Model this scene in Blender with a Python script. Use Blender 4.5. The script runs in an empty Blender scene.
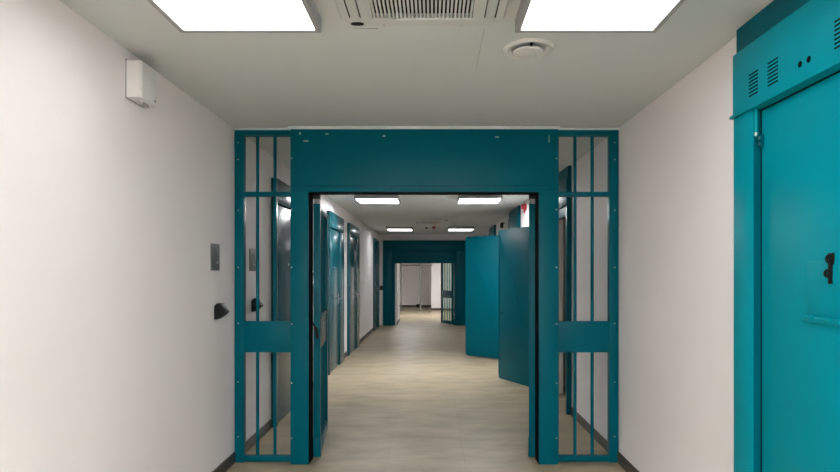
import bpy, bmesh, math, random
from mathutils import Vector, Matrix
random.seed(4)
S = bpy.context.scene
C = S.collection
PI = math.pi

# ------------------------------------------------------------------ camera, world, exposure
cam_d = bpy.data.cameras.new('camera')
cam = bpy.data.objects.new('camera', cam_d); C.objects.link(cam); S.camera = cam
cam.location = (0, 0, 1.45); cam.rotation_euler = (PI/2, 0, 0)
cam_d.sensor_width = 36.0; cam_d.lens = 600*36.0/840
cam_d.shift_x = -13/840; cam_d.shift_y = 38/840
cam_d.clip_start = 0.05
S.view_settings.view_transform = 'Standard'; S.view_settings.look = 'None'
S.view_settings.gamma = 1.0; S.view_settings.exposure = 0.6
w = bpy.data.worlds.new('world'); S.world = w; w.use_nodes = True
w.node_tree.nodes['Background'].inputs[0].default_value = (0.5, 0.55, 0.6, 1)
w.node_tree.nodes['Background'].inputs[1].default_value = 0.02
# emission of the ceiling LED panels: near pair, gateway pair, pair at far gate, added unseen pairs behind the camera, added hall pair
LAMP_NEAR, LAMP_MID, LAMP_FAR, LAMP_BACK_FILL, LAMP_HALL_FILL = 3.9, 30.0, 7.0, 57.0, 36.0

# ------------------------------------------------------------------ geometry constants
WL, WR, CZ = -1.53, 1.43, 2.57
YB = -5.0

# ------------------------------------------------------------------ materials
def mat(name, col, rough=0.5, metal=0.0, spec=0.5, bump=0.0, bscale=200, var=0.0, vscale=3.0, emit=None, coat=0.0):
    m = bpy.data.materials.new(name); m.use_nodes = True
    nt = m.node_tree; b = nt.nodes['Principled BSDF']
    b.inputs['Base Color'].default_value = (*col, 1)
    b.inputs['Roughness'].default_value = rough
    b.inputs['Metallic'].default_value = metal
    b.inputs['Specular IOR Level'].default_value = spec
    b.inputs['Coat Weight'].default_value = coat
    b.inputs['Coat Roughness'].default_value = 0.15
    tc = nt.nodes.new('ShaderNodeTexCoord')
    if var:
        g = nt.nodes.new('ShaderNodeNewGeometry')
        n = nt.nodes.new('ShaderNodeTexNoise'); n.inputs['Scale'].default_value = vscale; n.inputs['Detail'].default_value = 4
        nt.links.new(g.outputs['Position'], n.inputs['Vector'])
        r = nt.nodes.new('ShaderNodeMapRange')
        r.inputs['To Min'].default_value = 1-var; r.inputs['To Max'].default_value = 1+var
        nt.links.new(n.outputs['Fac'], r.inputs['Value'])
        mx = nt.nodes.new('ShaderNodeVectorMath'); mx.operation = 'SCALE'
        mx.inputs[0].default_value = col
        nt.links.new(r.outputs[0], mx.inputs['Scale'])
        nt.links.new(mx.outputs[0], b.inputs['Base Color'])
    if bump:
        g2 = nt.nodes.new('ShaderNodeNewGeometry')
        n2 = nt.nodes.new('ShaderNodeTexNoise'); n2.inputs['Scale'].default_value = bscale; n2.inputs['Detail'].default_value = 2
        nt.links.new(g2.outputs['Position'], n2.inputs['Vector'])
        bp = nt.nodes.new('ShaderNodeBump'); bp.inputs['Strength'].default_value = bump; bp.inputs['Distance'].default_value = 0.002
        nt.links.new(n2.outputs['Fac'], bp.inputs['Height']); nt.links.new(bp.outputs[0], b.inputs['Normal'])
    if emit:
        b.inputs['Emission Color'].default_value = (*emit[0], 1); b.inputs['Emission Strength'].default_value = emit[1]
    return m

M = {}
M['wall'] = mat('white wall plaster', (0.90, 0.865, 0.865), 0.6, bump=0.35, bscale=120, var=0.03, vscale=1.5, spec=0.3)
M['ceil'] = mat('ceiling paint', (0.63, 0.665, 0.665), 0.75, spec=0.2, var=0.015, vscale=1.2)
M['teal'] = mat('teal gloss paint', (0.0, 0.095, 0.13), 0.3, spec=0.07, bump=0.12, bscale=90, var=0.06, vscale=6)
M['teal_lit'] = mat('teal paint lit copy', (0.0, 0.25, 0.31), 0.35, spec=0.06, bump=0.15, bscale=70, var=0.05, vscale=4)  # brighter copy of the gate teal, stronger light painted into the near door
M['teal_gloss'] = mat('dark teal gloss paint', (0.0, 0.065, 0.085), 0.2, spec=0.5, bump=0.08, bscale=60, var=0.05, vscale=4)
M['dark_gap'] = mat('dark gap', (0.002, 0.003, 0.0035), 0.8, spec=0.05)
M['skirt'] = mat('brown grey skirting', (0.075, 0.062, 0.052), 0.5, var=0.1, vscale=10)
M['white_plastic'] = mat('white plastic', (0.72, 0.72, 0.71), 0.4)
M['vent'] = mat('air conditioner plastic', (0.56, 0.58, 0.57), 0.45)
M['lampframe'] = mat('lamp frame', (0.33, 0.33, 0.34), 0.5)
for k_, e_ in (('near', LAMP_NEAR), ('mid', LAMP_MID), ('far', LAMP_FAR), ('back_fill', LAMP_BACK_FILL), ('hall', LAMP_HALL_FILL)):
    M['led_'+k_] = mat('led diffuser '+k_, (0.9, 0.9, 0.9), 0.5, emit=((0.985, 0.985, 1.0), e_))
M['steel'] = mat('steel', (0.6, 0.6, 0.58), 0.3, metal=1.0)
M['plate'] = mat('grey intercom plate', (0.13, 0.13, 0.12), 0.45, metal=0.4, var=0.15, vscale=60)
M['black'] = mat('black plastic', (0.005, 0.005, 0.006), 0.45, spec=0.2)
M['red'] = mat('red plastic', (0.45, 0.01, 0.03), 0.3)
M['chip'] = mat('chipped paint showing plaster', (0.45, 0.5, 0.5), 0.8)
M['greymetal'] = mat('grey painted post', (0.2, 0.2, 0.2), 0.4)
M['cell'] = mat('cell wall paint', (0.5, 0.48, 0.45), 0.8)

def floor_mat():
    m = bpy.data.materials.new('greige floor tiles'); m.use_nodes = True
    nt = m.node_tree; b = nt.nodes['Principled BSDF']; L = nt.links
    g = nt.nodes.new('ShaderNodeNewGeometry')
    mp = nt.nodes.new('ShaderNodeMapping'); mp.inputs['Rotation'].default_value = (0, 0, PI/2)
    mp.inputs['Location'].default_value = (0.1, -0.245, 0)
    L.new(g.outputs['Position'], mp.inputs['Vector'])
    br = nt.nodes.new('ShaderNodeTexBrick'); br.inputs['Scale'].default_value = 1.0
    br.inputs['Brick Width'].default_value = 1.2; br.inputs['Row Height'].default_value = 0.6
    br.inputs['Mortar Size'].default_value = 0.0022; br.inputs['Mortar Smooth'].default_value = 0.1
    br.inputs['Color1'].default_value = (0.485, 0.485, 0.485, 1); br.inputs['Color2'].default_value = (0.515, 0.515, 0.515, 1)
    br.inputs['Mortar'].default_value = (0.43, 0.43, 0.43, 1)
    L.new(mp.outputs[0], br.inputs['Vector'])
    m2 = nt.nodes.new('ShaderNodeMapping'); m2.inputs['Scale'].default_value = (1.5, 3.4, 1)
    L.new(g.outputs['Position'], m2.inputs['Vector'])
    n = nt.nodes.new('ShaderNodeTexNoise'); n.inputs['Scale'].default_value = 1.3; n.inputs['Detail'].default_value = 6; n.inputs['Roughness'].default_value = 0.6
    L.new(m2.outputs[0], n.inputs['Vector'])
    cr = nt.nodes.new('ShaderNodeValToRGB')
    cr.color_ramp.elements[0].position = 0.25; cr.color_ramp.elements[0].color = (0.265, 0.215, 0.14, 1)
    cr.color_ramp.elements[1].position = 0.75; cr.color_ramp.elements[1].color = (0.47, 0.39, 0.26, 1)
    L.new(n.outputs['Fac'], cr.inputs[0])
    mu = nt.nodes.new('ShaderNodeMix'); mu.data_type = 'RGBA'; mu.blend_type = 'MULTIPLY'; mu.inputs['Factor'].default_value = 1
    L.new(cr.outputs[0], mu.inputs[6]); L.new(br.outputs['Color'], mu.inputs[7])
    sc = nt.nodes.new('ShaderNodeVectorMath'); sc.operation = 'SCALE'; sc.inputs['Scale'].default_value = 2.0
    L.new(mu.outputs[2], sc.inputs[0]); L.new(sc.outputs[0], b.inputs['Base Color'])
    b.inputs['Roughness'].default_value = 0.42
    b.inputs['Specular IOR Level'].default_value = 0.4
    n3 = nt.nodes.new('ShaderNodeTexNoise'); n3.inputs['Scale'].default_value = 60
    L.new(g.outputs['Position'], n3.inputs['Vector'])
    bp = nt.nodes.new('ShaderNodeBump'); bp.inputs['Strength'].default_value = 0.15; bp.inputs['Distance'].default_value = 0.002
    L.new(n3.outputs['Fac'], bp.inputs['Height']); L.new(bp.outputs[0], b.inputs['Normal'])
    return m
M['floor'] = floor_mat()

def glass_mat():
    m = bpy.data.materials.new('greenish glass'); m.use_nodes = True
    b = m.node_tree.nodes['Principled BSDF']
    b.inputs['Base Color'].default_value = (0.55, 0.72, 0.68, 1); b.inputs['Roughness'].default_value = 0.12
    b.inputs['Transmission Weight'].default_value = 0.9; b.inputs['IOR'].default_value = 1.1
    return m
M['glass'] = glass_mat()

# ------------------------------------------------------------------ mesh helpers (all in world coordinates)
def bx(bm, x0, x1, y0, y1, z0, z1, bev=0.0, seg=2):
    t = bmesh.new()
    bmesh.ops.create_cube(t, size=1.0)
    for v in t.verts:
        v.co = Vector(((x0+x1)/2 + v.co.x*(x1-x0), (y0+y1)/2 + v.co.y*(y1-y0), (z0+z1)/2 + v.co.z*(z1-z0)))
    if bev:
        bmesh.ops.bevel(t, geom=t.edges[:], offset=bev, segments=seg, affect='EDGES', profile=0.6)
    merge(bm, t)
def merge(bm, t):
    me = bpy.data.meshes.new('tmp'); t.to_mesh(me); t.free(); bm.from_mesh(me); bpy.data.meshes.remove(me)
def cyl(bm, p0, p1, r, seg=16, r2=None):
    p0, p1 = Vector(p0), Vector(p1); d = p1-p0
    t = bmesh.new()
    bmesh.ops.create_cone(t, cap_ends=True, segments=seg, radius1=r, radius2=r if r2 is None else r2, depth=d.length)
    q = Vector((0, 0, 1)).rotation_difference(d.normalized())
    bmesh.ops.transform(t, matrix=Matrix.Translation((p0+p1)/2) @ q.to_matrix().to_4x4(), verts=t.verts)
    merge(bm, t)
def lathe(bm, c, prof, seg=40, down=True):
    t = bmesh.new(); rings = []
    for r, z in prof:
        if r < 1e-6: rings.append([t.verts.new((c[0], c[1], c[2]+z))])
        else: rings.append([t.verts.new((c[0]+r*math.cos(2*PI*i/seg), c[1]+r*math.sin(2*PI*i/seg), c[2]+z)) for i in range(seg)])
    for a, b in zip(rings, rings[1:]):
        for i in range(seg):
            j = (i+1) % seg
            if len(a) == 1: t.faces.new((a[0], b[i], b[j]))
            elif len(b) == 1: t.faces.new((a[i], a[j], b[0]))
            else: t.faces.new((a[i], a[j], b[j], b[i]))
    bmesh.ops.recalc_face_normals(t, faces=t.faces)
    merge(bm, t)
def prism(bm, pts, axis, a0, a1, bev=0.0):
    """extrude a 2D outline: axis 'x' -> pts are (y,z); 'y' -> (x,z); 'z' -> (x,y)"""
    t = bmesh.new()
    def P(p, a): return {'x': (a, p[0], p[1]), 'y': (p[0], a, p[1]), 'z': (p[0], p[1], a)}[axis]
    A = [t.verts.new(P(p, a0)) for p in pts]; B = [t.verts.new(P(p, a1)) for p in pts]
    t.faces.new(A); t.faces.new(B[::-1]); n = len(pts)
    for i in range(n): t.faces.new((A[i], B[i], B[(i+1) % n], A[(i+1) % n]))
    bmesh.ops.recalc_face_normals(t, faces=t.faces)
    if bev: bmesh.ops.bevel(t, geom=t.edges[:], offset=bev, segments=2, affect='EDGES', profile=0.6)
    merge(bm, t)
def rrect(cx, cy, w, h, r, n=6):
    out = []
    for k, (sx, sy) in enumerate(((1, 1), (-1, 1), (-1, -1), (1, -1))):
        for i in range(n+1):
            a = PI/2*k + PI/2*i/n
            out.append((cx+sx*(w/2-r)+r*math.cos(a), cy+sy*(h/2-r)+r*math.sin(a)))
    return out

ORG = {}
def worg(o): return ORG[o.name]
def obj(name, bm, m, parent=None, label=None, xf=None):
    if xf is not None: bmesh.ops.transform(bm, matrix=xf, verts=bm.verts)
    lo = Vector((min(v.co.x for v in bm.verts), min(v.co.y for v in bm.verts), min(v.co.z for v in bm.verts)))
    hi = Vector((max(v.co.x for v in bm.verts), max(v.co.y for v in bm.verts), max(v.co.z for v in bm.verts)))
    c = (lo+hi)/2
    for v in bm.verts: v.co -= c
    me = bpy.data.meshes.new(name); bm.to_mesh(me); bm.free()
    me.materials.append(M[m])
    for p in me.polygons: p.use_smooth = True
    try: me.set_sharp_from_angle(angle=math.radians(35))
    except Exception: pass
    o = bpy.data.objects.new(name, me); C.objects.link(o)
    ORG[o.name] = c
    if parent is not None: o.parent = parent; o.location = c - ORG[parent.name]
    else: o.location = c
    if label: o['label'] = label
    return o
def box(name, d, m, parent=None, bev=0.0, label=None, xf=None):
    bm = bmesh.new(); bx(bm, *d, bev=bev); return obj(name, bm, m, parent, label, xf)
def tag(o, label, cat, group=None):
    o['label'] = label; o['category'] = cat
    if group: o['group'] = group
    return o
def thing(name, loc, label=None, cat=None, group=None, structure=False):
    o = bpy.data.objects.new(name, None); C.objects.link(o); o.location = loc; o.empty_display_size = 0.1
    ORG[o.name] = Vector(loc)
    if label: tag(o, label, cat, group)
    if structure: o['kind'] = 'structure'
    return o
def struct(name, bm, m):
    o = obj(name, bm, m); o['kind'] = 'structure'; return o
def dup(root, loc, label, group=None):
    r = root.copy(); C.objects.link(r); r.location = loc; r['label'] = label
    ORG[r.name] = Vector(loc)
    if group: r['group'] = group
    def rec(src, dst):
        for ch in list(src.children):
            c = ch.copy(); C.objects.link(c); c.parent = dst; rec(ch, c)
    rec(root, r)
    return r

# ------------------------------------------------------------------ shell
bm = bmesh.new(); bx(bm, -3.6, 3.2, YB-.1, 27.0, -0.1, 0.0); struct('floor', bm, 'floor')
bm = bmesh.new(); bx(bm, -3.6, 3.2, YB-.1, 27.0, CZ, CZ+0.1); struct('ceiling', bm, 'ceil')
bm = bmesh.new(); bx(bm, WL-.15, WL, YB, 17.15, 0, CZ); struct('wall_left', bm, 'wall')
# cell doorways in the right wall (y0, y1, top)
OPEN = [(6.26, 7.28, 2.13), (9.90, 10.94, 2.13)]
bm = bmesh.new(); y = YB
for a, b, zt in OPEN:
    bx(bm, WR, WR+.15, y, a, 0, CZ); bx(bm, WR, WR+.15, a, b, zt, CZ); y = b
bx(bm, WR, WR+.15, y, 17.15, 0, CZ)
struct('wall_right', bm, 'wall')
bm = bmesh.new(); bx(bm, WL-.15, WR+.15, YB-.1, YB, 0, CZ); struct('wall_back', bm, 'wall')
# cells behind the two open doors
bm = bmesh.new()
for a, b, zt in OPEN:
    a -= .5; b += .5
    bx(bm, WR+.15, 3.1, a-.08, a, 0, CZ); bx(bm, WR+.15, 3.1, b, b+.08, 0, CZ); bx(bm, 3.1, 3.18, a-.08, b+.08, 0, CZ)
struct('wall_cells', bm, 'cell')
# wall around the far gate
FG = 17.0
for nm_, d_ in (('wall_far_left', (WL, -1.418, FG, FG+.15, 0, CZ)), ('wall_far_right', (.937, WR, FG, FG+.15, 0, CZ)), ('wall_far_top', (-1.418, .937, FG, FG+.15, 2.402, CZ))):
    bm = bmesh.new(); bx(bm, *d_); struct(nm_, bm, 'wall')
# hall beyond
bm = bmesh.new(); bx(bm, -1.18, -1.035, FG+.15, 18.5, 0, CZ); bx(bm, -3.5, -1.18, 18.35, 18.5, 0, CZ); struct('wall_hall_left', bm, 'wall')
bm = bmesh.new(); bx(bm, -3.6, -3.5, 18.35, 26.5, 0, CZ); struct('wall_hall_end', bm, 'wall')
bm = bmesh.new(); bx(bm, WR, WR+.15, FG+.15, 24.0, 0, CZ); struct('wall_hall_right', bm, 'wall')
bm = bmesh.new(); bx(bm, -.07, WR+.15, 24.0, 24.15, 0, CZ); struct('wall_hall_front', bm, 'wall')
bm = bmesh.new(); bx(bm, -3.6, -.07, 26.4, 26.5, 0, CZ); bx(bm, -.07, .08, 24.15, 26.5, 0, CZ); struct('wall_hall_recess', bm, 'wall')

def skirting(name, segs, side):
    bm = bmesh.new()
    for s in segs: bx(bm, *s, 0, 0.083, bev=0.002)
    struct(name, bm, 'skirt')
t = 0.012
DL = [(5.67, 7.17), (8.6, 10.0), (10.67, 12.1), (15.3, 16.6)]
segs = []; y = YB
for a, b in DL: segs.append((WL, WL+t, y, a)); y = b
segs.append((WL, WL+t, y, FG)); skirting('baseboard_left', segs, 'l')
DR = [(1.5, 2.76), (6.18, 7.46), (9.78, 11.06), (13.6, 14.86)]
segs = []; y = YB
for a, b in DR: segs.append((WR-t, WR, y, a)); y = b
segs.append((WR-t, WR, y, FG)); skirting('baseboard_right', segs, 'r')
skirting('baseboard_hall', [(-1.035, -1.023, FG+.15, 18.5), (-1.035, -1.023, 18.5, 18.512), (-.07, WR, 23.988, 24.0),
                            (-3.5, -.07, 26.388, 26.4), (-.082, -.07, 24.0, 26.4), (WR-t, WR, FG+.15, 23.98)], 'h')
# thin plaster strip over the near gate, hairline edge of a ceiling panel
bm = bmesh.new(); bx(bm, -1.10, .965, 4.55, 4.72, 2.552, CZ, bev=0.002); bx(bm, WL, -1.10, 4.60, 4.68, 2.558, CZ); bx(bm, .965, WR, 4.60, 4.68, 2.558, CZ)
struct('trim_1', bm, 'ceil')
bm = bmesh.new(); bx(bm, .233, .2355, 2.75, 3.27, CZ-.0012, CZ); bx(bm, -.36, -.25, 2.735, 2.737, CZ-.0012, CZ)
struct('trim_2', bm, 'lampframe')

# ------------------------------------------------------------------ near barred gate
YC = 4.565                     # front face of the columns
gate = thing('barred_gate', (-.06, 4.64, 0), 'large teal barred security gate across the corridor in the foreground, both leaves swung open', 'gate')
def column(x0, x1, yf, dp, zt, root):
    bm = bmesh.new(); bx(bm, x0, x1, yf, yf+dp, 0, zt, bev=0.003)
    return obj('column', bm, 'teal', root)
cl = column(-1.084, -.947, YC, .155, 2.075, gate); crr = column(.807, .955, YC, .155, 2.075, gate)
hd = box('header_panel', (-1.084, .955, YC, YC+.155, 2.075, 2.552), 'teal', gate, bev=0.003)
box('ridge', (-1.01, .885, YC-.006, YC+.002, 2.112, 2.120), 'teal', hd, bev=0.002)
# paint chips along the top and on the header
rnd = random.Random(7)
for (px, py, w_, h_) in ((300, 133.5, 1.6, 2.2), (306, 141, 5, 1), (384, 136, 2.4, 1.4), (497, 137, 4, 1), (549, 139, .8, 7), (327, 134, 3, 1)):
    X = (px-433)/131.4; Z = 1.45+(274-py)/131.4
    box('paint_chip', (X-w_/263, X+w_/263, YC-.0008, YC+.001, Z-h_/263, Z+h_/263), 'chip', hd)

box('reveal_shade', (-.947, -.9435, YC+.012, YC+.155, 0, 2.075), 'dark_gap', cl, label='black strip painted as reveal shade')  # black strips painting the shade on the inner faces of the gateway
box('reveal_shade', (.8035, .807, YC+.012, YC+.155, 0, 2.075), 'dark_gap', crr, label='black strip painted as reveal shade')
box('reveal_shade', (-.9435, .8035, YC+.012, YC+.155, 2.072, 2.075), 'dark_gap', hd, label='black strip painted as reveal shade')
def screw(x, y, z, parent, r=0.006):
    bm = bmesh.new(); cyl(bm, (x, y+.001, z), (x, y-.003, z), r, 10, r*.7); return obj('screw', bm, 'steel', parent)

def side_grille(x0, x1, wall_side):
    """fixed barred panel: frame, two bars, solid middle plate"""
    y0, y1 = 4.612, 4.668
    st = .07   # wall stile
    bm = bmesh.new()
    if wall_side < 0:
        bx(bm, x0, x0+st, y0, y1, 0, 2.556, bev=.002); bx(bm, x1-.012, x1, y0, y1, 0.005, 2.556)
        a, b = x0+st, x1-.012
    else:
        bx(bm, x1-st, x1, y0, y1, 0, 2.556, bev=.002); bx(bm, x0, x0+.012, y0, y1, 0.005, 2.556)
        a, b = x0+.012, x1-st
    bx(bm, a, b, y0, y1, 2.515, 2.556); bx(bm, a, b, y0, y1, 2.048, 2.083, bev=.001); bx(bm, a, b, y0, y1, 0.008, .048, bev=.001)
    f = obj('side_grille', bm, 'teal', gate)
    box('middle_plate', (a, b, y0-.002, y0+.03, .848, 1.087), 'teal', f, bev=.002)
    for u in ((0.276, 0.65) if wall_side < 0 else (0.335, 0.675)):
        X = a+(b-a)*u; bm = bmesh.new()
        cyl(bm, (X, 4.64, 0.04), (X, 4.64, 2.52), .0125, 14); obj('bar', bm, 'teal', f)
    sx = x0+.028 if wall_side < 0 else x1-.03
    for z in (.2, .62, 1.07, 1.5, 1.94, 2.33, 2.46): screw(sx, y0, z, f)
    return f
side_grille(WL+.005, -1.084, -1); side_grille(.955, WR-.003, 1)
for z in (.2, .62, 1.07, 1.5, 1.94, 2.33):
    screw(-1.076, YC, z, cl if z < 2.05 else hd); screw(.94, YC, z, crr if z < 2.05 else hd)
for s, c in ((-.947, cl), (.807, crr)):     # foot joint line on the columns
    pass

def gate_leaf(name, hinge, ang, L, zb, zt, root, glass=False, bars=5, mirror=1, plate=(.848, 1.087)):
    """leaf built along +X from the hinge, then turned by ang"""
    xf = Matrix.Translation(hinge) @ Matrix.Rotation(ang, 4, 'Z')
    th = .0275; sw = .055
    bm = bmesh.new()
    bx(bm, 0, sw, -th, th, zb, zt, bev=.003); bx(bm, L-sw, L, -th, th, zb, zt, bev=.003)
    bx(bm, sw, L-sw, -th+.006, th-.006, zt-.05, zt, bev=.002); bx(bm, sw, L-sw, -th, th, zb, zb+.09, bev=.002)
    bx(bm, sw, L-sw, -th+.006, th-.006, plate[1], plate[1]+.03, bev=.002)
    f = obj(name, bm, 'teal', root, xf=xf)
    bm = bmesh.new(); bx(bm, sw-.01, L-sw+.01, -.02, .02, *plate, bev=.002); obj('middle_plate', bm, 'teal_gloss', f, xf=xf)
    for k in range(bars):
        X = sw+(L-2*sw)*(k+1)/(bars+1)
        bm = bmesh.new(); cyl(bm, (X, 0, zb+.05), (X, 0, zt-.03), .0115, 12); obj('bar', bm, 'teal', f, xf=xf)
    bm = bmesh.new(); bx(bm, -.006, sw+.006, -th-.004, th+.004, zb, zb+.15, bev=.004); obj('shoe', bm, 'teal', f, xf=xf)
    bm = bmesh.new(); cyl(bm, (.03, 0, zt-.002), (.03, 0, zt+.038), .024, 16); obj('hinge_pin', bm, 'lampframe', f, 'light grey hinge pin', xf=xf)
    if not glass:
        bm = bmesh.new(); bx(bm, -.025, sw+.004, -th, th, zt+.038, 2.073, bev=.002); obj('top_bracket', bm, 'black', f, 'black top bracket', xf=xf)
    if glass:
        bm = bmesh.new(); bx(bm, sw, L-sw, .014, .018, zb+.09, zt-.05); obj('pane', bm, 'glass', f, xf=xf)
    return f, xf
lf, lxf = gate_leaf('gate_leaf', (-.918, 4.728+.01, 0), PI/2+math.radians(6.0), .87, .006, 2.005, gate)
rf, rxf = gate_leaf('gate_leaf', (.785, 4.728+.01, 0), PI/2-math.radians(9.5), .87, .006, 2.005, gate)
# lock lever beside the left leaf
bm = bmesh.new()
cyl(bm, (-.957, 4.705, 1.085), (-.915, 4.705, 1.02), .008, 10); cyl(bm, (-.92, 4.70, 1.03), (-.905, 4.70, .945), .011, 10); cyl(bm, (-.918, 4.70, 1.02), (-.918, 4.735, 1.02), .012, 12)
obj('lock_lever', bm, 'black', lf, 'black lock lever')

# ------------------------------------------------------------------ far gate
fg = thing('barred_gate', (-.24, FG+.05, 0), 'small dark teal gate portal at the far end of the corridor', 'gate')
bm = bmesh.new(); bx(bm, -1.416, -1.17, FG-.05, FG+.15, 0, 2.10, bev=.003); obj('column', bm, 'teal', fg)
bm = bmesh.new(); bx(bm, .655, .935, FG-.05, FG+.15, 0, 2.10, bev=.003); obj('column', bm, 'teal', fg)
fh = box('header_panel', (-1.416, .935, FG-.05, FG+.15, 2.10, 2.40), 'teal', fg, bev=.003)
box('transom_panel', (-1.17, .655, FG+.03, FG+.12, 1.755, 2.10), 'teal', fg, bev=.003)
box('inner_jamb', (-1.17, -1.08, FG+.03, FG+.12, 0, 1.755), 'teal', fg, bev=.002)
box('inner_jamb', (.60, .655, FG+.03, FG+.12, 0, 1.755), 'teal', fg, bev=.002)
gate_leaf('gate_leaf', (.575, FG+.16, 0), PI-math.radians(62), .68, .01, 1.90, fg, glass=True, bars=3, plate=(.76, .94))

# ------------------------------------------------------------------ doors of the left wall
def left_door(n, y0, y1, label):
    r = thing('door_%d' % n, (WL, (y0+y1)/2, 0), label, 'door', structure=True)
    zt = 2.36; p = .05; ylf = y1-.42
    bm = bmesh.new()
    bx(bm, WL, WL+p, y0, y0+.06, 0, zt, bev=.002)
    bx(bm, WL, WL+p, ylf, y1, 0, 2.13, bev=.002)
    bx(bm, WL, WL+p, y0+.06, y1, 2.13, zt, bev=.002)
    obj('door_frame', bm, 'teal_gloss', r)
    bm = bmesh.new(); bx(bm, WL, WL+.012, y0+.06, ylf, 0.004, 2.13); obj('door_gap', bm, 'dark_gap', r, 'black gap around the leaf')
    lf = box('door_leaf', (WL+.012, WL+.034, y0+.066, ylf-.006, .01, 2.118), 'teal_gloss', r, bev=.002)
    bm = bmesh.new(); Y = ylf-.1
    bx(bm, WL+.034, WL+.04, Y-.02, Y+.02, .98, 1.14, bev=.002)
    cyl(bm, (WL+.04, Y, 1.06), (WL+.075, Y, 1.06), .008, 10); cyl(bm, (WL+.072, Y+.005, 1.06), (WL+.072, Y-.11, 1.06), .008, 10)
    obj('door_handle', bm, 'greymetal', lf, 'grey door handle')
    bm = bmesh.new(); cyl(bm, (WL+.034, (y0+ylf)/2, 1.55), (WL+.04, (y0+ylf)/2, 1.55), .014, 14); obj('peephole', bm, 'steel', lf)
    return r
lab = ['glossy teal door on the left wall just behind the bars of the near gate',
       'light teal framed door on the left wall, first one seen inside the open gate',
       'dark glossy teal door on the left wall, second one seen inside the open gate',
       'narrow looking dark door on the left wall nearest to the far gate']
for i, (a, b) in enumerate(DL): left_door(i+1, a, b, lab[i])

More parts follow.
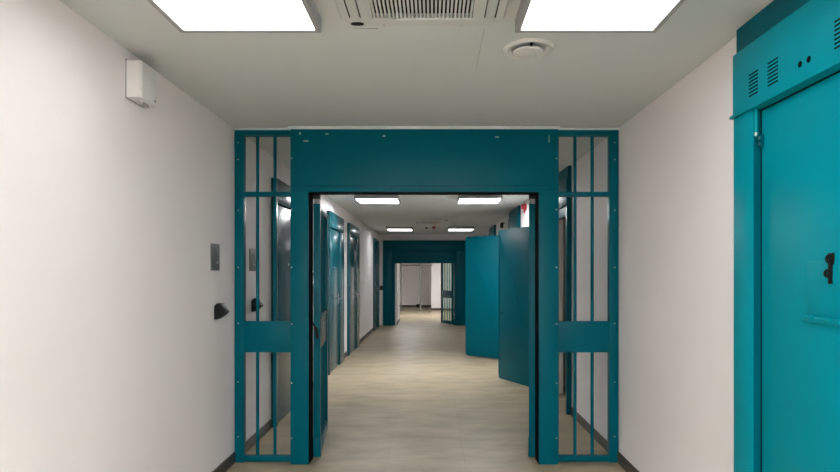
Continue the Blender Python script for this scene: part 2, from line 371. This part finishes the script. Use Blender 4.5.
# ------------------------------------------------------------------ cell doors of the right wall
def cell_door(n, y0, y1, hinge, ang, ltop, label, detail=False, shut=True, latch=False):
    r = thing('door_%d' % n, (WR, (y0+y1)/2, 0), label, 'door', structure=True)
    XF = 1.38; tp = 'teal_lit' if detail else 'teal'
    wide, nar = .168, .06
    if hinge == 'far': a, b = y0+nar, y1-wide
    else: a, b = y0+nar*2, y1-.1
    bm = bmesh.new()
    bx(bm, XF, WR, y0, a, 0, 2.165, bev=.002); bx(bm, XF, WR, b, y1, 0, 2.165, bev=.002)
    bx(bm, XF+(.03 if detail else .006), WR, a, b, ltop+.008, 2.165)
    obj('door_frame', bm, tp, r)
    bm = bmesh.new(); bx(bm, XF+.012, WR, y0+.001, y1-.003, 2.40, CZ-.002); obj('top_panel', bm, 'teal', r, 'teal panel above the header box, shade painted in')  # darker teal paints in the shade between header box and ceiling
    # header box: thin folded sheet box with a lip
    bm = bmesh.new(); bx(bm, XF-.004, WR, y0, y1, 2.172, 2.45, bev=.002); bx(bm, XF-.016, WR, y0-.01, y1+.008, 2.160, 2.173, bev=.002)
    hb = obj('header_box', bm, tp, r)
    f = XF-.004
    def vent(yc):
        bm = bmesh.new()
        for k in range(7):
            z = 2.222+k*.0152; bx(bm, f-.0006, f+.002, yc-.037, yc+.037, z-.0034, z+.0034)
        obj('vent_slots', bm, 'dark_gap', hb, 'black ventilation slots')
    if hinge == 'far': o = y1
    else: o = y1
    for d in (.178, .325, .735): vent(o-d)
    for d in (.506, .558):
        bm = bmesh.new(); cyl(bm, (f+.001, o-d, 2.236), (f-.0008, o-d, 2.236), .0125, 16); obj('hole', bm, 'dark_gap', hb, 'black round hole')
    # leaf: along +X from the hinge, turned into place. closed far-hinged leaf points to -Y
    L = b-a-.012; th = .045
    hy = b-.006 if hinge == 'far' else a+.006
    if shut:
        hy -= .008; L -= .008
        bm = bmesh.new(); bx(bm, WR-.018, WR, a, b, 0.004, ltop+.008); obj('door_gap', bm, 'dark_gap', r, 'black gap around the leaf')
        xf = Matrix.Translation((WR-.011, hy, 0)) @ Matrix.Rotation(-PI/2, 4, 'Z'); th = .018
        # local +y -> world +x ; corridor face is local -y
        bm = bmesh.new(); bx(bm, 0, L, -.009, .008, .012, ltop, bev=.003)
        lf = obj('door_leaf', bm, tp, r, xf=xf); face = -.009; s = -1
    else:
        base = -PI/2 if hinge == 'far' else PI/2
        a_ = base - ang if hinge == 'far' else base + ang
        xf = Matrix.Translation((XF-.012, hy, 0)) @ Matrix.Rotation(a_, 4, 'Z')
        bm = bmesh.new()
        prism(bm, [(0, .03), (L-.05, .03), (L-.015, .045), (L, .08), (L, ltop-.03), (L-.01, ltop-.008), (L-.03, ltop), (0, ltop)], 'y', -.024, .024, bev=.006)
        lf = obj('door_leaf', bm, tp, r, xf=xf)
        face = .024 if hinge == 'far' else -.024; s = 1 if hinge == 'far' else -1
        bm = bmesh.new()
        for z in (.3, 1.1, ltop-.2): cyl(bm, (-.004, 0, z), (-.004, 0, z+.12), .014, 12)
        obj('hinge', bm, tp, lf, xf=xf)
    def lb(nm, x0, x1, d0, d1, z0, z1, m, bev=.0015, label=None):
        bm = bmesh.new(); q = sorted((face+s*d0, face+s*d1)); bx(bm, x0, x1, q[0], q[1], z0, z1, bev=bev)
        return obj(nm, bm, m, lf, label, xf=xf)
    if detail:
        # food hatch with hinge ledge, hasp
        lb('hatch', .315, .70, -.001, .0018, 1.300, 1.497, tp, bev=.0008)
        bm = bmesh.new()
        bx(bm, .305, .715, face-.016, face, 1.272, 1.290, bev=.003)
        for k in range(4): cyl(bm, (.32+k*.1, face-.015, 1.290), (.37+k*.1, face-.015, 1.290), .0055, 10)
        obj('hatch_ledge', bm, tp, lf, xf=xf)
        bm = bmesh.new()
        def ring(cx, cz, R, rr, zs):
            n = 20
            for i in range(n):
                a0, a1 = 2*PI*i/n, 2*PI*(i+1)/n
                cyl(bm, (cx+R*math.cos(a0), face-.012, cz+zs*R*math.sin(a0)), (cx+R*math.cos(a1), face-.012, cz+zs*R*math.sin(a1)), rr, 8)
        bx(bm, .437, .468, face-.006, face, 1.483, 1.525, bev=.002)
        ring(.450, 1.503, .010, .0045, 1.1); bx(bm, .449, .459, face-.013, face, 1.415, 1.49, bev=.002)
        ring(.443, 1.452, .0105, .005, 1.0)
        obj('hasp', bm, 'black', lf, 'black hasp with two rings', xf=xf)
        bm = bmesh.new(); cyl(bm, (-.008, face-.02, 2.058), (-.008, face-.02, 2.162), .0075, 14); rod = obj('hinge_rod', bm, tp, lf, xf=xf)
        bm = bmesh.new(); cyl(bm, (-.008, face-.02, 2.044), (-.008, face-.02, 2.058), .007, 14, .008); obj('hinge_pin', bm, 'steel', rod, 'bare steel hinge pin', xf=xf)
        bm = bmesh.new(); bx(bm, -.006, .02, face-.014, face, 1.99, 2.046, bev=.003); bx(bm, -.006, .004, face-.02, face, 2.03, 2.046, bev=.002)
        hb2 = obj('hinge_bracket', bm, 'teal', lf, 'darker teal hinge bracket', xf=xf)
        for z in (2.006, 2.031):
            bm = bmesh.new(); cyl(bm, (.008, face-.013, z), (.008, face-.0175, z), .008, 12); obj('bolt', bm, 'steel', lf, 'steel bolt', xf=xf)
        box('rebate_shade_strip', (XF+.002, WR-.018, b-.002, b, .01, ltop+.008), 'teal', r, label='darker teal strip painted as rebate shade')  # darker teal paints the shade on the rebate side
    elif not shut and latch:
        lb('hatch_ledge', .30, .62, -.001, .012, 1.255, 1.268, tp)
        lb('handle', L-.10, L-.08, -.001, .018, 1.10, 1.25, tp)
    elif not shut:
        bm = bmesh.new(); q = face+s*.003
        cyl(bm, (L-.09, face-s*.001, .93), (L-.09, q, .93), .011, 12); obj('lock_hole', bm, 'dark_gap', lf, 'dark lock hole', xf=xf)
        lb('edge_strip', L-.03, L-.008, -.001, .003, .1, ltop-.06, tp)
    return r
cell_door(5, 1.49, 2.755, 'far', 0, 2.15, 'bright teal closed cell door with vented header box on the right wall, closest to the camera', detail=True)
cell_door(6, 6.19, 7.455, 'far', math.radians(153.5), 2.05, 'teal cell door standing open on the right just inside the gate, nearer of the two open leaves', shut=False)
cell_door(7, 9.78, 11.01, 'near', math.radians(52), 2.10, 'teal cell door standing open on the right side, farther of the two open leaves', shut=False, latch=True)
cell_door(8, 13.60, 14.865, 'far', 0, 2.10, 'closed teal cell door on the right wall, mostly hidden behind the open leaves')

# ------------------------------------------------------------------ ceiling lights
def make_light(kind):
    r = thing('ceiling_light', (0, 0, CZ), 'x', 'ceiling light', 'square led ceiling panels')
    h = .2875; z = CZ-.055
    bm = bmesh.new()
    for (x0, x1, y0, y1) in ((-h-.022, -h, -h-.022, h+.022), (h, h+.022, -h-.022, h+.022), (-h, h, -h-.022, -h), (-h, h, h, h+.022)):
        bx(bm, x0, x1, y0, y1, z-.004, CZ)
    obj('lamp_frame', bm, 'lampframe', r)
    bm = bmesh.new(); bx(bm, -h, h, -h, h, z, z+.01); obj('diffuser', bm, 'led_'+kind, r, 'glowing white diffuser')
    return r
for kind, y, la, lb_ in (
      ('near', 2.33, 'glowing square ceiling panel at the top left, nearest the camera', 'glowing square ceiling panel at the top right, above the round ceiling vent'),
      ('mid', 8.75, 'ceiling light inside the gateway, left one of the nearer pair', 'ceiling light inside the gateway, right one of the nearer pair'),
      ('far', 14.5, 'small looking ceiling light in front of the far gate, left one of the pair', 'small looking ceiling light in front of the far gate, right one of the pair'),
      ('back_fill', -0.9, 'unseen ceiling panel added behind the camera, left one of the pair', 'unseen ceiling panel added behind the camera, right one of the pair'),  # this pair and the next are unseen, added as fill light
      ('back_fill', -3.8, 'unseen ceiling panel added farthest behind the camera, left one of the pair', 'unseen ceiling panel added farthest behind the camera, right one of the pair'),
      ('hall', 20.8, 'unseen ceiling panel added in the hall beyond the far gate, left one', 'unseen ceiling panel added in the hall beyond the far gate, right one')):  # unseen pair added to brighten the hall
    l0 = make_light(kind); l0.location = (-.80, y, CZ); l0['label'] = la; ORG[l0.name] = Vector((-.80, y, CZ))
    dup(l0, (.67, y, CZ), lb_)

# ------------------------------------------------------------------ cassette air conditioner
def make_ac():
    r = thing('air_conditioner', (0, 0, CZ), 'square white cassette air conditioner in the ceiling between the two near light panels', 'air conditioner', 'ceiling cassette units')
    t0, t1 = CZ-.028, CZ
    bm = bmesh.new()
    W = .35
    # panel as a ring around the grille opening, with rounded outer corners
    g = .225; gy = .28
    out = rrect(0, 0, 2*W, 2*W, .09, 8); inn = []
    for k, (x, y) in enumerate(out):
        sc = 1/max(abs(x)/g, abs(y)/gy); inn.append((x*sc, y*sc))
    n = len(out)
    tb = bmesh.new()
    o2 = rrect(0, 0, 2*W-.014, 2*W-.014, .083, 8)
    A = [tb.verts.new((x, y, t1)) for x, y in out]; A1 = [tb.verts.new((x, y, t0+.009)) for x, y in out]
    B = [tb.verts.new((x, y, t0)) for x, y in o2]; D = [tb.verts.new((x, y, t0)) for x, y in inn]; E = [tb.verts.new((x, y, t1)) for x, y in inn]
    for i in range(n):
        j = (i+1) % n
        for P, Q in ((A, A1), (A1, B), (B, D), (D, E)): tb.faces.new((P[i], P[j], Q[j], Q[i]))
    bmesh.ops.remove_doubles(tb, verts=tb.verts, dist=1e-6)
    bmesh.ops.recalc_face_normals(tb, faces=tb.faces); merge(bm, tb)
    obj('cover_panel', bm, 'vent', r)
    bm = bmesh.new(); bx(bm, -g, g, -gy, gy, t1-.004, t1-.001); obj('filter', bm, 'dark_gap', r, 'dark filter behind the grille')
    bm = bmesh.new(); nf = 26
    bx(bm, -g, g, -gy, -gy+.012, t0+.002, t1-.004); bx(bm, -g, g, gy-.012, gy, t0+.002, t1-.004)
    bx(bm, -g, -g+.012, -gy, gy, t0+.002, t1-.004); bx(bm, g-.012, g, -gy, gy, t0+.002, t1-.004)
    for k in range(nf):
        x = -g+.012+(2*g-.024)*(k+.5)/nf; bx(bm, x-.0042, x+.0042, -gy, gy, t0+.003, t1-.012)
    for y in (-.1, .1): bx(bm, -g, g, y-.002, y+.002, t0+.008, t1-.004)
    obj('grille', bm, 'vent', r)
    for sg in (-1, 1):
        def sb(nm, a, b, z0, z1, m, bev=0, lab=None):
            bm = bmesh.new(); q = sorted((sg*a, sg*b)); bx(bm, q[0], q[1], -.24, .255, z0, z1, bev=bev); obj(nm, bm, m, r, lab)
        sb('outlet_slot', .262, .266, t0-.0008, t0+.002, 'dark_gap', lab='dark outlet slot'); sb('outlet_slot', .307, .312, t0-.0008, t0+.002, 'dark_gap', lab='dark outlet slot')
        sb('louvre', .268, .305, t0-.004, t0+.002, 'vent', .0018)
    bm = bmesh.new(); tb = bmesh.new()
    pts = [(-.285+.029*math.cos(2*PI*i/24), .318+.016*math.sin(2*PI*i/24)) for i in range(24)]
    prism(bm, pts, 'z', t0-.003, t0+.001, bev=.0008); tb.free()
    obj('sensor_window', bm, 'black', r, 'black oval sensor window')
    for x in (-.17, .17):
        bm = bmesh.new(); bx(bm, x-.002, x+.002, .325, .345, t0-.001, t0+.001); obj('clip', bm, 'lampframe', r)
    return r
ac = make_ac(); ac.location = (-.045, 2.30, CZ)
dup(ac, (-.04, 12.7, CZ), 'distant cassette air conditioner on the corridor ceiling seen through the gateway')

# ------------------------------------------------------------------ round ceiling vent
r = thing('ceiling_vent', (.472, 2.975, CZ), 'round white ceiling air valve below the right near light panel', 'ceiling vent')
bm = bmesh.new(); lathe(bm, (.472, 2.975, CZ), [(.128, 0), (.128, -.004), (.118, -.012), (.104, -.012), (.094, -.004), (.088, -.0005), (0, -.0005)]); obj('ring', bm, 'white_plastic', r)
bm = bmesh.new(); lathe(bm, (.472, 2.975, CZ), [(.074, -.016), (.078, -.020), (.072, -.026), (.05, -.029), (0, -.030), ]); lathe(bm, (.472, 2.975, CZ), [(.074, -.016), (0, -.015)]); lathe(bm, (.472, 2.975, CZ), [(.02, -.001), (.02, -.016)]); obj('disc', bm, 'white_plastic', r)
box('notch', (.466, .478, 2.975-.103, 2.975-.086, CZ-.024, CZ-.008), 'dark_gap', r, label='small dark notch')

# ------------------------------------------------------------------ wall devices
r = thing('alarm_box', (WL, 3.07, 2.325), 'white plastic box mounted high on the left wall', 'wall box')
bm = bmesh.new(); pts = [(WL, 2.985), (WL+.066, 2.985), (WL+.077, 3.0), (WL+.077, 3.15), (WL+.07, 3.16), (WL, 3.16)]
prism(bm, pts, 'z', 2.33, 2.515, bev=.004); obj('housing', bm, 'white_plastic', r)
bm = bmesh.new(); bx(bm, WL, WL+.006, 2.98, 3.165, 2.325, 2.52, bev=.002); obj('back_plate', bm, 'lampframe', r)
bm = bmesh.new(); bx(bm, WL+.02, WL+.05, 3.06, 3.13, 2.316, 2.331, bev=.003); obj('cable_entry', bm, 'lampframe', r)
bm = bmesh.new(); cyl(bm, (WL+.076, 3.135, 2.352), (WL+.079, 3.135, 2.352), .005, 12); obj('screw', bm, 'black', r, 'small black screw')

def plate(y, label):
    r = thing('intercom_plate', (WL, y, 1.475), label, 'intercom', 'grey intercom plates')
    box('face_plate', (WL, WL+.006, y-.082, y+.082, 1.475, 1.662), 'plate', r, bev=.0015)
    for dy in (-.07, .07):
        for z in (1.487, 1.65):
            bm = bmesh.new(); cyl(bm, (WL+.005, y+dy, z), (WL+.008, y+dy, z), .004, 10); obj('screw', bm, 'steel', r)
    bm = bmesh.new(); cyl(bm, (WL+.005, y+.03, 1.53), (WL+.011, y+.03, 1.53), .011, 16); obj('button', bm, 'steel', r, 'steel push button')
    bm = bmesh.new()
    for i in range(4):
        for j in range(4): cyl(bm, (WL+.005, y-.02+i*.012, 1.59+j*.012), (WL+.0065, y-.02+i*.012, 1.59+j*.012), .0025, 8)
    obj('speaker_holes', bm, 'dark_gap', r)
    return r
p1 = plate(4.205, 'dark grey intercom plate on the left wall in front of the gate')
dup(p1, (WL, 5.08, 1.475), 'dark grey intercom plate on the left wall seen behind the gate bars')
def reader(y, label):
    r = thing('card_reader', (WL, y, 1.19), label, 'card reader', 'black wall readers')
    bm = bmesh.new(); prism(bm, [(WL, 1.13), (WL, 1.225), (WL+.02, 1.246), (WL+.046, 1.244), (WL+.084, 1.182), (WL+.06, 1.160), (WL+.02, 1.133)], 'y', y-.04, y+.04, bev=.005)
    obj('body', bm, 'black', r)
    bm = bmesh.new(); n = Vector((.65, 0, .48)).normalized(); c0 = Vector((WL+.066, y, 1.212))
    cyl(bm, c0-n*.002, c0+n*.002, .02, 20); obj('lens', bm, 'black', r)
    return r
r1 = reader(4.23, 'black wedge shaped reader on the left wall in front of the near gate')
dup(r1, (WL, 5.09, 1.19), 'black wedge shaped reader on the left wall seen behind the gate bars')
# small reader on the left beside the far gate
bm = bmesh.new(); prism(bm, [(FG, 1.0), (FG-.012, .99), (FG-.07, 1.03), (FG-.055, 1.07), (FG, 1.12)], 'x', -1.50, -1.425, bev=.004)
tag(obj('card_reader', bm, 'black'), 'tiny black reader on the white wall left of the far gate', 'card reader', 'black wall readers')

# red alarm sounder on the right wall, partly behind the gate jamb
r = thing('fire_alarm', (WR, 9.2, 2.42), 'red fire alarm sounder high on the right wall seen at the edge of the gateway', 'fire alarm')
bm = bmesh.new(); cyl(bm, (WR, 9.2, 2.48), (WR-.035, 9.2, 2.48), .055, 24); cyl(bm, (WR-.035, 9.2, 2.48), (WR-.075, 9.2, 2.48), .048, 24, .03); obj('body', bm, 'red', r)
bm = bmesh.new(); cyl(bm, (WR-.03, 9.2, 2.44), (WR-.03, 9.2, 2.385), .018, 16, .012); obj('stem', bm, 'red', r)
# ceiling detectors near the far lights
def detector(x, y, m, label):
    r = thing('smoke_detector', (x, y, CZ), label, 'smoke detector')
    bm = bmesh.new(); lathe(bm, (x, y, CZ), [(.05, 0), (.05, -.01), (.045, -.018), (0, -.018)], 24); obj('base', bm, 'white_plastic' if m == 'black' else m, r)
    bm = bmesh.new(); lathe(bm, (x, y, CZ-.018), [(.032, 0), (.03, -.025), (.015, -.035), (0, -.036)], 20); obj('head', bm, 'black' if m == 'black' else 'red', r)
detector(-.155, 14.2, 'black', 'small dark detector on the ceiling between the two far lights, left of the red one')
detector(.02, 14.2, 'red', 'small red detector on the ceiling between the two far lights')
# camera box on the right wall above the far open leaf
r = thing('security_camera', (WR, 12.0, 2.4), 'small black security camera high on the right wall above the open door leaves', 'camera')
bm = bmesh.new(); cyl(bm, (WR, 12.0, 2.47), (WR-.05, 12.0, 2.47), .012, 10); obj('bracket', bm, 'black', r)
box('body', (WR-.085, WR-.03, 11.93, 12.06, 2.37, 2.47), 'black', r, bev=.008)

# ------------------------------------------------------------------ hall beyond the far gate
r = thing('metal_frame', (-.9, 24.0, 0), 'thin grey metal post frame standing in the hall beyond the far gate', 'frame')
for x in (-1.25, -.50):
    bm = bmesh.new(); cyl(bm, (x, 23.6, .01), (x, 23.6, 2.2), .03, 14); p = obj('post', bm, 'greymetal', r)
    bm = bmesh.new(); cyl(bm, (x, 23.6, 0), (x, 23.6, .02), .06, 18); obj('foot', bm, 'greymetal', p)
bm = bmesh.new(); cyl(bm, (-1.25, 23.6, 1.80), (-.50, 23.6, 1.80), .028, 12); obj('rail', bm, 'greymetal', r)
bm = bmesh.new(); cyl(bm, (-.5, 23.6, 1.80), (-.05, 23.95, 1.80), .02, 12); obj('rail', bm, 'greymetal', r)
bm = bmesh.new(); bx(bm, -.72, -.55, 26.0, 26.2, 0, .14, bev=.01)
tag(obj('floor_box', bm, 'black'), 'tiny black box on the floor at the far wall of the hall', 'box')
